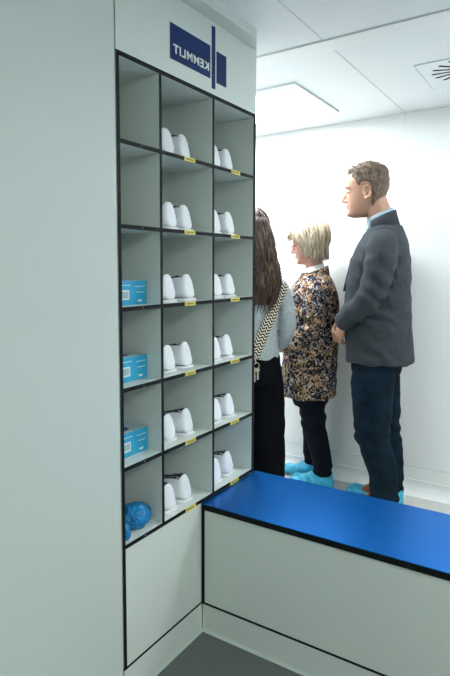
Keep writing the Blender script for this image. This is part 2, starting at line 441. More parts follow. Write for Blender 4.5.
e2 = [.440, .440, .444, .442, .440, .426]; e3 = [.724, .724, .734, .716, .728, .732]
first = True
for r in range(6):
    for cname, e in (('middle', e2[r]), ('right', e3[r])):
        zf = ZS + (5 - r) * RH + .0062
        for side, yy in (('left', e - .046 - .101 - (.006 if r == 2 else 0)), ('right', e - .046)):
            rr = random.Random(r * 10 + len(cname) * 3 + len(side))
            loc = (-.022 - rr.uniform(0, .012) - (.006 if side == 'right' else 0) * rr.random(), yy, zf)
            s = SH if first else dup(SH, loc)
            s.location = loc; s.rotation_euler = (0, 0, rr.uniform(-.03, .03)); first = False
            tag(s, f'{side} shoe of the white pair in the {rows[r]} cubbyhole of the {cname} locker column', 'shoe', 'white shoes in the locker')

# ------------------------------------------------------------------ glove cartons
def carton(r, y0, y1, x, ht, rz, label):
    z = ZS + (5 - r) * RH + .0062
    w = y1 - y0; t = empty('glove_box', (x, (y0 + y1) / 2, z), rz); d = .22
    bm = NB(); box(bm, -d, 0, -w / 2, w / 2, 0, ht); 
    b = obj('carton', bm, M['carton'], t, bev=.0015)
    bm = NB(); box(bm, -d + .004, -.003, -w / 2 + .003, w / 2 - .003, ht - .0005, ht + .0012); lid = obj('lid', bm, M['cartontop'], t); lid['label'] = 'pale grey printed top'
    bm = NB(); sph(bm, (-.05, -.012, ht + .0012), (.03, .030, .0016), u=20, v=6); obj('opening', bm, M['oval'], lid, True)
    bm = NB(); y = -w / 2
    box(bm, .0001, .0008, y + .016, y + .052, ht * .22, ht * .62, 0)
    for k in range(7): box(bm, .0008, .0011, y + .020 + k * .0042, y + .0222 + k * .0042, ht * .28, ht * .56, 1)
    obj('barcode', bm, [M['white'], M['cartonink']], t); bm = NB()
    box(bm, .0001, .0008, w / 2 - .042, w / 2 - .024, ht * .12, ht * .20, 0); obj('size_mark', bm, M['white'], t); bm = NB()
    bm.free()
    for y0, y1, z0, z1 in ((w / 2 - .048, w / 2 - .010, .50, .54), (w / 2 - .055, w / 2 - .010, .74, .78), (y + .016, y + .060, .80, .84)):
        bm = NB(); box(bm, .0001, .0007, y0, y1, ht * z0, ht * z1); obj('print_line', bm, M['cartonlt'], t)
    tag(t, label, 'box', 'blue glove boxes in the left locker column')
carton(2, .054, .190, -.055, .073, .0, 'blue glove box in the third cubbyhole down, uppermost of the three boxes')
carton(3, .054, .190, -.055, .075, .0, 'blue glove box in the fourth cubbyhole down, middle one of the three boxes')
carton(4, .053, .189, -.055, .075, .0, 'blue glove box in the fifth cubbyhole down, lowest of the three boxes')

# blue plastic overshoes crumpled in the bottom left cubby
def crumple(name, c, r, label, seed):
    bm = NB(); bmesh.ops.create_icosphere(bm, subdivisions=5, radius=1)
    for v in bm.verts:
        d = v.co.normalized()
        k = 1 + .10 * noise.noise(d * 2 + Vector((seed, 0, 0))) + .14 * abs(noise.noise(d * 5 + Vector((0, seed, 0)))) + .12 * abs(noise.noise(d * 11))
        v.co = Vector((d.x * r[0], d.y * r[1], max(d.z * r[2], -r[2] * .8))) * k
    zmin = min(v.co.z for v in bm.verts)
    bmesh.ops.translate(bm, verts=bm.verts[:], vec=(0, 0, -zmin))
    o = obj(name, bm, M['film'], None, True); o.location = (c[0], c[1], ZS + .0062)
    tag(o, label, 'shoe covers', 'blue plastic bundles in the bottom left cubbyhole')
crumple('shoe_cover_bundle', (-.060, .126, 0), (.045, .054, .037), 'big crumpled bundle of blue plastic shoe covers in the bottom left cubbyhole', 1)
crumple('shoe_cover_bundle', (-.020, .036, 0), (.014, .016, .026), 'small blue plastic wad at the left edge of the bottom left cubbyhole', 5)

# ------------------------------------------------------------------ people
def twist(root, ang, z0, z1):
    """turn the upper body and head about the spine"""
    done = set()
    def go(o):
        if o.type == 'MESH' and o.data.name not in done:
            done.add(o.data.name)
            for v in o.data.vertices:
                t = max(0, min(1, (v.co.z - z0) / (z1 - z0))); a = ang * t * t * (3 - 2 * t)
                x, y = v.co.x, v.co.y
                v.co.x = x * math.cos(a) - y * math.sin(a); v.co.y = x * math.sin(a) + y * math.cos(a)
        for c in o.children: go(c)
    go(root)
HT = [(-.004, .060, -.000, .018), (.004, .080, -.012, .032), (.016, .088, -.030, .042), (.032, .084, -.048, .050), (.050, .086, -.060, .057), (.072, .086, -.076, .064),
      (.098, .084, -.088, .070), (.118, .082, -.096, .074), (.136, .091, -.100, .076), (.165, .090, -.102, .078), (.190, .080, -.096, .074), (.210, .060, -.082, .062), (.226, .030, -.056, .042), (.234, .004, -.024, .018)]
def htab(z):
    T = HT
    if z <= T[0][0]: return T[0][1:]
    for i in range(len(T) - 1):
        if z <= T[i + 1][0]:
            t = (z - T[i][0]) / (T[i + 1][0] - T[i][0]); t0 = t * t * (3 - 2 * t) * .4 + t * .6
            return tuple(T[i][j] * (1 - t0) + T[i + 1][j] * t0 for j in (1, 2, 3))
    return T[-1][1:]
def hpoint(th, z, off=0):
    """th=0 faces forward; returns (forward, side, up) with an offset along the rough normal"""
    f, b, w = htab(z); c0 = -.008 if f > .02 else (f + b) / 2
    c, s = math.cos(th), math.sin(th)
    ax = (f - c0) if c > 0 else (c0 - b)
    e = .88
    x = c0 + ax * math.copysign(abs(c) ** e, c); y = w * math.copysign(abs(s) ** e, s)
    d = Vector((c * w, s * ax, max(0, (z - .16) / .075) * .05)).normalized() if (w and ax) else Vector((0, 0, 1))
    return Vector((x, y, z)) + d * off
def head_xf(origin, scale, pitch, yaw=0):
    # head local (fwd,side,up) -> body local where forward = -x, chin height at origin
    piv = Vector((-.02, 0, .02))
    R = Matrix.Rotation(yaw, 3, 'Z') @ Matrix.Rotation(-pitch, 3, 'Y')
    def f(p):
        q = Vector((-p[0], p[1], p[2])) * scale
        q = R @ (q - piv) + piv
        return q + Vector(origin)
    return f
def add_head(bm, X, s, feat=1):
    rings = []
    for i in range(41):
        z = -.004 + .238 * i / 40
        rings.append([X(hpoint(2 * PI * k / 40, z)) for k in range(40)])
    loft(bm, rings)
    def blob(p, r, n=12):
        m = bmesh.ops.create_uvsphere(bm, u_segments=n, v_segments=8, radius=1)
        for v in m['verts']: v.co = X(Vector((p[0] + v.co.x * r[0], p[1] + v.co.y * r[1], p[2] + v.co.z * r[2])))
    # nose: bridge to tip
    for t in range(9):
        u = t / 8; blob((.080 + .023 * u ** 1.1, 0, .124 - .040 * u), (.012, .007 + .004 * u, .010))
    blob((.101, 0, .080), (.011, .010, .009)); blob((.090, .012, .077), (.011, .007, .007)); blob((.090, -.012, .077), (.011, .007, .007))
    blob((.086, 0, .057), (.0085, .020, .0048)); blob((.083, 0, .047), (.0085, .018, .0052)); blob((.078, 0, .014), (.013, .016, .011))
    for sgn in (1, -1):
        blob((.078, sgn * .030, .139), (.013, .022, .006))             # brow ridge
        blob((.070, sgn * .030, .116), (.010, .016, .010))             # lids
        # ear with rim
        for k in range(14):
            a = k / 13 * PI * 1.5 - PI * .35
            blob((-.008 - .016 * math.sin(a), sgn * (.074 + .008 * (math.sin(a) > -.2)), .104 + .027 * math.cos(a)), (.005, .0055, .0055), 8)
        blob((-.006, sgn * .072, .104), (.014, .006, .022), 8); blob((-.001, sgn * .075, .075), (.007, .005, .009), 8)
def eyes(X, s, parent):
    for sgn in (1, -1):
        bm = NB(); sph(bm, X((.0725, sgn * .031, .119)), .0115 * s, u=14, v=10); e = obj('eye', bm, M['eye'], parent, True)
        bm = NB(); sph(bm, X((.0805, sgn * .0325, .1185)), .0055 * s, u=10, v=8); obj('iris', bm, M['iris'], e, True)
def hair_cap(bm, X, fn, nz=60, nt=72, z0=.0):
    rings = []
    for i in range(nz + 1):
        z = z0 + (.238 - z0) * i / nz - .002
        rings.append([X(hpoint(2 * PI * k / nt, z, fn(2 * PI * k / nt, z))) for k in range(nt)])
    loft(bm, rings)
def sstep(a, b, x):
    t = max(0, min(1, (x - a) / (b - a))); return t * t * (3 - 2 * t)

def hand(bm, W, D, N, thumb=1, curl=.5, s=1.0, spread=.0):
    """W wrist, D along palm, N back-of-hand normal; thumb=+1/-1 picks the thumb side"""
    W = Vector(W); D = Vector(D).normalized(); N = Vector(N); N = (N - D * N.dot(D)).normalized(); S = D.cross(N) * thumb
    rings = []
    for t, w, h in ((-.03, .026, .021), (0, .027, .018), (.03, .037, .0165), (.06, .041, .015), (.085, .040, .0125), (.095, .034, .008)):
        c = W + D * (t * s)
        rings.append([c + S * (w * s * math.cos(2 * PI * k / 16)) + N * (h * s * math.sin(2 * PI * k / 16)) for k in range(16)])
    loft(bm, rings)
    def chain(base, d, lens, rad, cur):
        pts = [base]; dd = Vector(d)
        for i, L in enumerate(lens):
            a = cur * (.5 if i == 0 else 1)
            dd = (dd * math.cos(a) - N * math.sin(a)).normalized() if i or True else dd
            pts.append(pts[-1] + dd * (L * s))
        # local frame turn: rotate inside plane (dd,N)
        stube(bm, pts, [rad * s * q for q in (1.05, 1, .95, .8)][:len(pts)], m=4, n=10)
        sph(bm, pts[-1], rad * s * .8, u=10, v=8)
    axis = S
    def curlchain(base, d, lens, rad, cur):
        pts = [base]; ang = 0
        for i, L in enumerate(lens):
            ang += cur * (.6 if i == 0 else 1.0)
            q = Matrix.Rotation(ang, 3, d.cross(-N))
            pts.append(pts[-1] + (q @ d) * (L * s))
        stube(bm, pts, [rad * s * q for q in (1.05, 1, .93, .8)], m=4, n=10)
        sph(bm, pts[-1], rad * s * .8, u=10, v=8)
    for k, (off, L, r) in enumerate(((.030, .92, .0085), (.0105, 1.0, .0088), (-.0095, .94, .0084), (-.029, .76, .0075))):
        d = (D + S * (off * 2.2 * (1 + spread))).normalized()
        curlchain(W + D * ((.082 if k else .080) * s) + S * (off * s), d, (.044 * L, .027 * L, .021 * L), r, curl)
    d = (D * .75 + S * .75 - N * .25).normalized()
    curlchain(W + D * (.018 * s) + S * (.028 * s) - N * .004, d, (.038, .030, .024), .0100, .28)

def leg_tube(bm, P, R): stube(bm, P, R, m=8, n=22)

def wrinkle(k=.004, f=9, dirs=None):
    def w(p):
        a = noise.noise(Vector((p.x * f, p.y * f, p.z * f * 1.6)))
        b = noise.noise(Vector((p.x * f * 2.5 + 5, p.y * f * 2.5, p.z * f * 3.2 + p.x * 20)))
        return k * (1 - 2 * abs(a)) + k * .5 * b
    return w

def overshoe(parent, x_heel, x_toe, y, w=.05, name='shoe_cover', hgt=.085, dec=.5):
    bm = NB(); L = x_heel - x_toe; rings = []
    for i in range(25):
        u = i / 24; x = x_heel + .012 - (L + .024) * u
        ww = w * (math.sin(PI * min(1, u * 3.2) / 2) ** .5) * (1 if u < .85 else math.sqrt(max(.0, 1 - ((u - .85) / .15) ** 2)) * .95 + .05) + .003
        hh = (hgt * (1 - dec * sstep(.30, .80, u))) * (.55 + .45 * sstep(0, .08, u)) * (1 if u < .88 else 1 - .7 * ((u - .88) / .12) ** 2)
        rings.append([(x, y + ww * math.copysign(abs(math.cos(t)) ** .7, math.cos(t)), .003 + hh * (.5 + .5 * math.sin(t)) ** .8) for t in [2 * PI * k / 22 for k in range(22)]])
    loft(bm, rings)
    bmesh.ops.recalc_face_normals(bm, faces=bm.faces[:])
    return solid(name, bm, M['coverlt'], parent, .005, 1, lambda p: .005 * (abs(noise.noise(Vector((p.x * 34, p.y * 20, p.z * 20)))) + .6 * abs(noise.noise(Vector((p.x * 80, p.y * 40, p.z * 40)))) - .2) if p.z > .012 else 0)

def torso(bm, rings, e=2.3, n=36):
    # rings: (z, cx, ax, ay); smooth interpolation
    P, _ = smoothpath([(r[1], r[2], r[3]) for r in rings], [0] * len(rings), 5)
    Z, _ = smoothpath([(r[0], 0, 0) for r in rings], [0] * len(rings), 5)
    loft(bm, [ell(p.x, 0, z.x, max(p.y, .01), max(p.z, .01), n, e) for p, z in zip(P, Z)])

def band(bm, prof, n=40):
    """closed band from list of rings (cx,z,ax,ay,tilt) going up outside and down inside"""
    R = [[bm.verts.new(q) for q in ell(cx, 0, z, ax, ay, n, 2, tl)] for cx, z, ax, ay, tl in prof]
    m = len(R)
    for i in range(m):
        a, b = R[i], R[(i + 1) % m]
        for k in range(n): bm.faces.new((a[k], a[(k + 1) % n], b[(k + 1) % n], b[k]))

# ---------------- man in the grey jacket
MAN = empty('person', (.1815, 1.862, 0))
tag(MAN, 'tall short-haired man in grey wool jacket and dark jeans, hands clasped, standing rightmost', 'person')
X = head_xf((-.070, 0, 1.578), 1.12, .06)
bm = NB(); add_head(bm, X, 1.12)
stube(bm, [(.035, 0, 1.46), (.022, 0, 1.53), (-.012, 0, 1.60), (-.045, 0, 1.68)], [.072, .066, .064, .066], n=20)
torso(bm, [(.80, .0, .10, .15), (.95, 0, .12, .16), (1.15, 0, .12, .16), (1.35, .01, .11, .18), (1.44, .02, .08, .17), (1.49, .03, .06, .10)])
for s in (1, -1):
    stube(bm, [(.01, s * .18, 1.43), (.0, s * .225, 1.33), (-.05, s * .24, 1.14), (-.12, s * .19, 1.075), (-.165, s * .130, 1.026), (-.185, s * .108, 1.008)], [.05, .047, .038, .034, .027, .024], n=16)
    stube(bm, [(0, s * .085, .86), (.01, s * .09, .6), (.025, s * .09, .43), (.07, s * .095, .25), (.09, s * .095, .06)], [.085, .07, .05, .045, .035], n=16)
hand(bm, (-.176, -.118, 1.006), (-.25, .52, -.80), (-.72, -.66, .0), thumb=1, curl=.55, s=.90, spread=.5)
hand(bm, (-.205, .080, .992), (-.30, -.85, -.50), (-.80, .50, .2), thumb=-1, curl=.55, s=.95)
body = solid('body', bm, M['skin'], MAN, .0045, 2)
eyes(X, 1.12, MAN)
def short_hair(th, z):
    a = abs(math.atan2(math.sin(th), math.cos(th)))   # 0 front, pi back
    line = .197 - .025 * sstep(.75, .9, a) - .040 * sstep(.95, 1.25, a)
    if a > 1.35: line = .150
    if a > 1.42: line = .150 - .12 * sstep(1.62, 1.90, a)
    k = sstep(line - .008, line + .010, z)
    thick = .006 + .012 * sstep(.17, .22, z)
    nz_ = noise.noise(Vector((math.cos(th) * 7, math.sin(th) * 7, z * 70)))
    return -.030 + k * (.030 + thick + .004 * nz_)
bm = NB(); hair_cap(bm, X, short_hair)
hr = random.Random(3)
for i in range(420):
    th = hr.uniform(-PI, PI); z = hr.uniform(.07, .232)
    a = abs(th)
    if short_hair(th, z) < .012: continue
    p0 = hpoint(th, z, .010); 
    back = .012 if z > .19 else .004
    pts = [p0, hpoint(th, z, .019 + back * .3) + Vector((.006, 0, -.002)), hpoint(th, z, .021 + back * .3) + Vector((.014 if z > .19 else -.002, 0, .002 if z > .19 else -.014))]
    tube(bm, [X(q) for q in pts], [.0028, .0022, .0007], n=4)
obj('hair', bm, M['hairm'], MAN, True)
for s in (1, -1):
    bm = NB(); stube(bm, [X((.091, s * .016, .139)), X((.091, s * .030, .143)), X((.078, s * .047, .139))], [.003, .0038, .002], n=6); obj('eyebrow', bm, M['hairm'], MAN, True)
# jacket
bm = NB()
torso(bm, [(.808, .014, .168, .202), (.88, .012, .168, .198), (.98, .0, .168, .190), (1.10, -.004, .166, .180), (1.22, -.004, .162, .185), (1.32, .002, .152, .200), (1.40, .010, .134, .200), (1.455, .018, .112, .172), (1.495, .026, .094, .125), (1.525, .030, .080, .088)])
for s in (1, -1):
    stube(bm, [(.015, s * .140, 1.450), (.010, s * .195, 1.405), (.004, s * .225, 1.32), (-.018, s * .238, 1.22), (-.058, s * .238, 1.135), (-.120, s * .200, 1.080), (-.162, s * .152, 1.036), (-.180, s * .136, 1.024)], [.060, .072, .072, .066, .060, .054, .045, .041], n=24, m=7)
def jw(p):
    w = wrinkle(.006, 6)(p)
    if abs(p.y) > .17 or p.z < 1.14 and p.x < -.02 and abs(p.y) > .1:
        d = p.z * 1.0 + p.x * .8
        w += .007 * math.sin(d * 65 + 3 * noise.noise(p * 9)) * sstep(1.42, 1.30, p.z) * (.4 + .6 * abs(noise.noise(p * 6)))
    return w
jk = solid('jacket', bm, M['jacket'], MAN, .006, 2, jw)
bm = NB()
band(bm, [(.018, 1.508, .083, .096, .18), (.010, 1.556, .073, .081, .38), (.006, 1.576, .071, .077, .46), (.006, 1.571, .066, .072, .46), (.016, 1.500, .068, .076, .28)]); obj('jacket_collar', bm, M['jacket'], jk, True)
# lapels
for s in (1, -1):
    bm = NB(); L = []
    for z, x0, y0, x1, y1 in ((1.49, -.042, .072, -.035, .110), (1.42, -.108, .052, -.088, .108), (1.34, -.142, .030, -.122, .108), (1.25, -.164, .012, -.152, .060), (1.18, -.176, .006, -.170, .020)):
        L.append([(x0 - .006, s * y0, z), (x1 - .010, s * y1, z), (x1 + .010, s * y1, z), (x0 + .012, s * y0, z)])
    loft(bm, L); obj('lapel', bm, M['jacket'], jk, True)
    bm = NB(); stube(bm, [(-.075, s * .2025, .955), (-.03, s * .212, .96), (.03, s * .214, .965)], [.003] * 3, n=6); obj('pocket_welt', bm, M['btn'], jk, True)
    for q in range(3):
        bm = NB(); sph(bm, (-.150 + q * .014, s * (.188 + q * .008), 1.012 + q * .012), (.006, .004, .006), u=10, v=6); obj('button', bm, M['btn'], jk, True)
bm = NB(); stube(bm, [(.155, -.105, .80), (.157, -.105, .90), (.156, -.105, 1.00)], [.0025] * 3, n=6); obj('back_vent', bm, M['btn'], jk, True)
bm = NB(); band(bm, [(.016, 1.50, .076, .083, .30), (-.002, 1.578, .067, .071, .42), (-.005, 1.590, .065, .069, .46), (-.005, 1.584, .061, .065, .46), (.014, 1.50, .063, .068, .30)]); obj('shirt_collar', bm, M['shirt'], MAN, True)
for s in (1, -1):
    bm = NB(); loft(bm, [[(-.055, s * .012, 1.555), (-.070, s * .01, 1.505), (-.045, s * .055, 1.510), (-.045, s * .06, 1.555)], [(-.062, s * .012, 1.558), (-.079, s * .01, 1.503), (-.058, s * .06, 1.508), (-.055, s * .065, 1.558)]]); obj('collar_point', bm, M['shirt'], MAN)
bm = NB()
torso(bm, [(.74, .0, .120, .150), (.80, 0, .130, .160), (.90, 0, .130, .155), (.97, 0, .12, .150)])
leg_tube(bm, [(.0, -.085, .84), (.0, -.092, .70), (.012, -.095, .56), (.012, -.096, .44), (.045, -.098, .33), (.075, -.098, .24), (.085, -.098, .13), (.090, -.098, .035)], [.100, .108, .098, .088, .078, .072, .070, .071])
leg_tube(bm, [(.0, .085, .84), (.0, .090, .70), (.010, .092, .56), (.020, .094, .44), (.045, .096, .33), (.06, .097, .24), (.065, .098, .13), (.060, .098, .035)], [.100, .106, .095, .085, .074, .068, .066, .068])
def tw(p):
    w = wrinkle(.004, 8)(p)
    w += .006 * math.sin(p.z * 70 + p.x * 20 + 3 * noise.noise(p * 8)) * math.exp(-((p.z - .42) / .07) ** 2)
    w += .004 * math.sin(p.z * 90 + 4 * noise.noise(p * 9)) * math.exp(-((p.z - .10) / .07) ** 2)
    return w
solid('jeans', bm, M['jeans'], MAN, .008, 3, tw)
for s, dx in ((-1, 0), (1, -.03)):
    y = s * .1
    bm = NB(); rings = []
    for i in range(18):
        u = i / 17; x = .150 + dx - .285 * u
        ww = .044 * (math.sin(PI * min(1, u * 3) / 2) ** .5) * (1 if u < .82 else math.sqrt(max(.0, 1 - ((u - .82) / .18) ** 2))) + .003
        hh = .098 * (1 - .58 * sstep(.42, .80, u)) * (1 if u < .85 else 1 - .6 * ((u - .85) / .15) ** 2)
        rings.append([(x, y + ww * math.copysign(abs(math.cos(t)) ** .7, math.cos(t)), .010 + hh * (.5 + .5 * math.sin(t))) for t in [2 * PI * k / 20 for k in range(20)]])
    loft(bm, rings); obj('shoe', bm, M['leather'], MAN, True)['label'] = 'brown leather shoe'
    # cover: over toe and round the heel, low at the instep
    o = overshoe(MAN, .150 + dx, -.140 + dx, y, .052, hgt=.040, dec=-.35)
    bm = NB(); rings = []
    for i in range(10):
        u = i / 9; z = .01 + .085 * u
        rings.append([(.128 + dx + .036 * math.cos(t) + .004 * math.sin(7 * t + z * 60), y + .046 * math.sin(t), z) for t in [PI * (k / 12) - PI / 2 for k in range(13)]] + [(.122 + dx + .030 * math.cos(t), y + .040 * math.sin(t), z) for t in [PI / 2 - PI * (k / 12) for k in range(13)]])
    loft(bm, rings); h_ = obj('heel_gather', bm, M['coverlt'], o, True)

twist(MAN, .28, .55, .95)
# ---------------- woman with blond bob
WOM = empty('person', (-.2300, 1.93, 0))
tag(WOM, 'blond bob-haired woman in speckled brown jacket, glasses and blue overshoes, standing between two others', 'person')
X = head_xf((.004, 0, 1.336), .97, .20)
bm = NB(); add_head(bm, X, .97)
stube(bm, [(.03, 0, 1.24), (.025, 0, 1.30), (.012, 0, 1.36), (.0, 0, 1.42)], [.058, .052, .051, .054], n=20)
torso(bm, [(.62, .0, .10, .14), (.80, 0, .12, .15), (.98, 0, .11, .14), (1.12, .01, .11, .15), (1.21, .02, .08, .14), (1.26, .03, .06, .09)])
for s in (1, -1):
    stube(bm, [(.01, s * .14, 1.19), (.01, s * .16, 1.10), (.020, s * .165, .98), (-.06, s * .155, .90), (-.145, s * .140, .855), (-.17, s * .125, .845)], [.045, .043, .036, .032, .026, .023], n=16)
stube(bm, [(.02, -.075, .64), (.05, -.060, .45), (.080, -.036, .28), (.098, -.006, .07)], [.065, .05, .042, .034], n=16)
stube(bm, [(0, .075, .64), (-.01, .085, .45), (-.015, .105, .28), (-.02, .124, .07)], [.065, .05, .042, .034], n=16)
hand(bm, (-.160, -.135, .850), (-.78, .45, -.38), (.1, -.6, .75), thumb=1, curl=.5, s=.85)
hand(bm, (-.160, .130, .850), (-.78, -.45, -.38), (.1, .6, .75), thumb=-1, curl=.5, s=.85)
solid('body', bm, M['skinf'], WOM, .0045, 2)
eyes(X, .97, WOM)
def bob(th, z):
    a = abs(math.atan2(math.sin(th), math.cos(th)))
    line = .166 - .130 * sstep(.80, 1.15, a) - .03 * sstep(1.3, 1.6, a)
    k = sstep(line - .006, line + .012, z)
    nz_ = noise.noise(Vector((math.cos(th) * 6, math.sin(th) * 6, z * 10)))
    return -.032 + k * (.050 + .014 * sstep(.10, .20, z) + .004 * sstep(.20, .235, z) + .010 * sstep(1.6, 2.4, a) * sstep(.20, .12, z) + .006 * nz_) * (1 - .25 * sstep(.9, .3, a))
bm = NB(); hair_cap(bm, X, bob, z0=-.0)
def strands(bm, X, N, rnd, zend, off, rad, wav=.004, thmin=.5, thmax=PI, zt=(.15, .236), flare=0):
    for i in range(N):
        sg = rnd.choice((1, -1)); th = sg * rnd.uniform(thmin, thmax); z0 = rnd.uniform(*zt); ze = zend(abs(th)) + rnd.uniform(-.016, .026)
        ph = rnd.uniform(0, 6.28); o = off + rnd.uniform(-.003, .006); pts = []
        m = 9
        for k in range(m):
            u = k / (m - 1); z = z0 * (1 - u) + ze * u
            zz = max(z, .03)
            p = hpoint(th + wav * 6 * math.sin(u * 5 + ph) * sg, zz, o + flare * u + wav * math.sin(u * 9 + ph))
            if z < .07:
                q = hpoint(th, .07, o + flare * u); p.x = q.x + (.07 - z) * .10; p.y = q.y * (1 - (.07 - z) * 1.5)
                p.z = z
            pts.append(X(p))
        tube(bm, pts, [rad * (1 - .75 * (k / (m - 1)) ** 2) for k in range(m)], n=5)
rnd = random.Random(11)
zb = lambda a: .062 - .055 * sstep(.9, 2.0, a)
strands(bm, X, 300, rnd, zb, .027, .0042, .003, 1.05, PI)
strands(bm, X, 70, rnd, lambda a: .160 - .04 * sstep(.6, 1.1, a), .026, .0036, .003, .0, 1.15, (.19, .234))
hw = obj('hair', bm, M['hairb'], WOM, True)
bm = NB(); strands(bm, X, 60, rnd, zb, .029, .0032, .004, 1.1, PI); obj('hair_lowlights', bm, M['hairb2'], hw, True)
# glasses
g = NB()
for s in (1, -1):
    pts = [X((.098, s * (.033 + .022 * math.cos(a)), .117 + .017 * math.sin(a))) for a in [2 * PI * k / 20 for k in range(21)]]
    tube(g, pts, .0014, n=6); tube(g, [X((.097, s * .055, .121)), X((.03, s * .074, .120)), X((-.01, s * .079, .115))], .0015, n=6)
tube(g, [X((.099, .011, .12)), X((.102, 0, .122)), X((.099, -.011, .12))], .0014, n=6)
obj('glasses', g, M['frame'], WOM, True)
bm = NB()
torso(bm, [(.560, .0, .152, .165), (.66, .0, .154, .166), (.80, .004, .154, .164), (.95, .008, .152, .160), (1.06, .010, .150, .160), (1.14, .014, .140, .162), (1.20, .018, .120, .150), (1.245, .022, .092, .112), (1.275, .022, .068, .075)])
for s in (1, -1):
    stube(bm, [(.015, s * .115, 1.200), (.015, s * .150, 1.150), (.018, s * .168, 1.07), (.020, s * .172, .98), (-.025, s * .168, .925), (-.095, s * .155, .885), (-.15, s * .140, .862)], [.056, .062, .060, .056, .052, .047, .043], n=22, m=7)
def ww_(p):
    return wrinkle(.006, 8)(p) + (.006 * math.sin((p.z + p.x * .6) * 80 + 3 * noise.noise(p * 10)) if abs(p.y) > .15 else 0)
wj = solid('jacket', bm, M['pattern'], WOM, .007, 3, ww_); wj['label'] = 'speckled brown, cream and navy jacket'
bm = NB(); band(bm, [(.024, 1.235, .086, .100, .25), (.024, 1.285, .076, .082, .42), (.024, 1.292, .072, .078, .44), (.024, 1.286, .068, .074, .42), (.024, 1.235, .072, .084, .25)]); obj('jacket_collar', bm, M['pattern'], wj, True)
bm = NB(); stube(bm, [(-.152, .0, .575), (-.150, 0, .80), (-.136, 0, 1.0), (-.118, 0, 1.12), (-.075, 0, 1.22)], [.004] * 5, n=8); obj('zip', bm, M['btn'], wj, True)
bm = NB(); band(bm, [(.022, 1.245, .076, .082, .2), (.018, 1.285, .064, .067, .25), (.015, 1.318, .060, .062, .28), (.015, 1.316, .053, .055, .28), (.020, 1.25, .056, .060, .2)]); obj('turtleneck', bm, M['turtleneck'], WOM, True)
bm = NB()
torso(bm, [(.50, .015, .085, .13), (.56, 0.01, .11, .145), (.66, 0, .12, .15), (.74, 0, .115, .145)])
leg_tube(bm, [(.02, -.072, .60), (.045, -.060, .46), (.068, -.045, .34), (.090, -.025, .22), (.100, -.012, .14), (.098, -.008, .10)], [.078, .070, .062, .056, .052, .053])
leg_tube(bm, [(.0, .072, .60), (-.006, .085, .46), (-.012, .098, .34), (-.018, .112, .22), (-.02, .122, .14), (-.022, .124, .10)], [.078, .068, .060, .055, .051, .051])
solid('trousers', bm, M['wtrous'], WOM, .008, 3, tw)
for (xh, xt, y) in ((.155, -.100, -.006), (.035, -.215, .124)):
    o = overshoe(WOM, xh, xt, y, .050, hgt=.112)

twist(WOM, .40, .35, .75)
# ---------------- person with long brown hair, seen from behind
GIRL = empty('person', (-.345, 1.42, 0), -.72); GIRL.scale = (.965, .965, .975)
tag(GIRL, 'long brown-haired person in grey sweater and black trousers, partly hidden behind the locker', 'person')
X = head_xf((-.020, 0, 1.415), .98, .12)
bm = NB(); add_head(bm, X, .98)
stube(bm, [(.02, 0, 1.30), (.015, 0, 1.37), (.0, 0, 1.43), (-.01, 0, 1.50)], [.055, .050, .049, .052], n=20)
torso(bm, [(.80, .0, .095, .145), (.95, 0, .09, .12), (1.10, 0, .095, .13), (1.25, .01, .085, .15), (1.32, .02, .06, .09)])
for s in (1, -1):
    stube(bm, [(.02, s * .145, 1.25), (.03, s * .175, 1.14), (.045, s * .185, 1.02), (-.03, s * .175, .93), (-.10, s * .14, .875), (-.12, s * .12, .865)], [.042, .038, .033, .030, .024, .021], n=16)
    stube(bm, [(0, s * .08, .80), (0, s * .085, .45), (.01, s * .085, .25), (.02, s * .085, .06)], [.08, .05, .045, .032], n=16)
    hand(bm, (-.105, s * .135, .872), (-.7, -s * .6, -.30), (.1, s * .6, .75), thumb=-s, curl=.5, s=.85)
solid('body', bm, M['skinf'], GIRL, .005, 2)
eyes(X, .98, GIRL)
def longcap(th, z):
    a = abs(math.atan2(math.sin(th), math.cos(th)))
    line = .190 - .19 * sstep(.5, 1.1, a)
    return -.032 + sstep(line - .006, line + .012, z) * (.046 + .005 * noise.noise(Vector((math.cos(th) * 6, math.sin(th) * 6, z * 10))))
bm = NB(); hair_cap(bm, X, longcap)
# falling mass down the back
hb = []
for z, cx, ax, ay in ((1.60, .015, .070, .070), (1.53, .035, .080, .090), (1.46, .045, .078, .098), (1.40, .056, .070, .105), (1.33, .072, .058, .115), (1.27, .090, .042, .118), (1.20, .104, .030, .105), (1.15, .110, .016, .080)):
    hb.append((z, cx, ax, ay))
torso(bm, hb[::-1], 2)
ghair = solid('hair', bm, M['haird'], GIRL, .006, 2, lambda p: .006 * noise.noise(Vector((p.x * 20, p.y * 60, p.z * 7))))
def lock(bm, rnd, n, rad):
    for i in range(n):
        y0 = rnd.uniform(-1, 1); ph = rnd.uniform(0, 6.3); amp = rnd.uniform(.006, .020); ze = rnd.uniform(1.08, 1.26) + .06 * abs(y0)
        pts = []
        for k in range(15):
            u = k / 14; z = 1.60 * (1 - u) + ze * u
            for j in range(len(hb) - 1):
                if hb[j][0] >= z >= hb[j + 1][0]: break
            t = min(1, max(0, (hb[j][0] - z) / (hb[j][0] - hb[j + 1][0])))
            cx, ax, ay = (hb[j][q] * (1 - t) + hb[j + 1][q] * t for q in (1, 2, 3))
            an = y0 * 1.9
            pts.append((cx + (ax + .004) * math.cos(an) + amp * .5 * math.cos(u * 14 + ph) + .004 * u, (ay + .004) * math.sin(an) + amp * u * math.sin(u * 16 + ph), z))
        tube(bm, pts, [rad * (1 - .7 * (k / 14) ** 2) for k in range(15)], n=5)
rnd = random.Random(5)
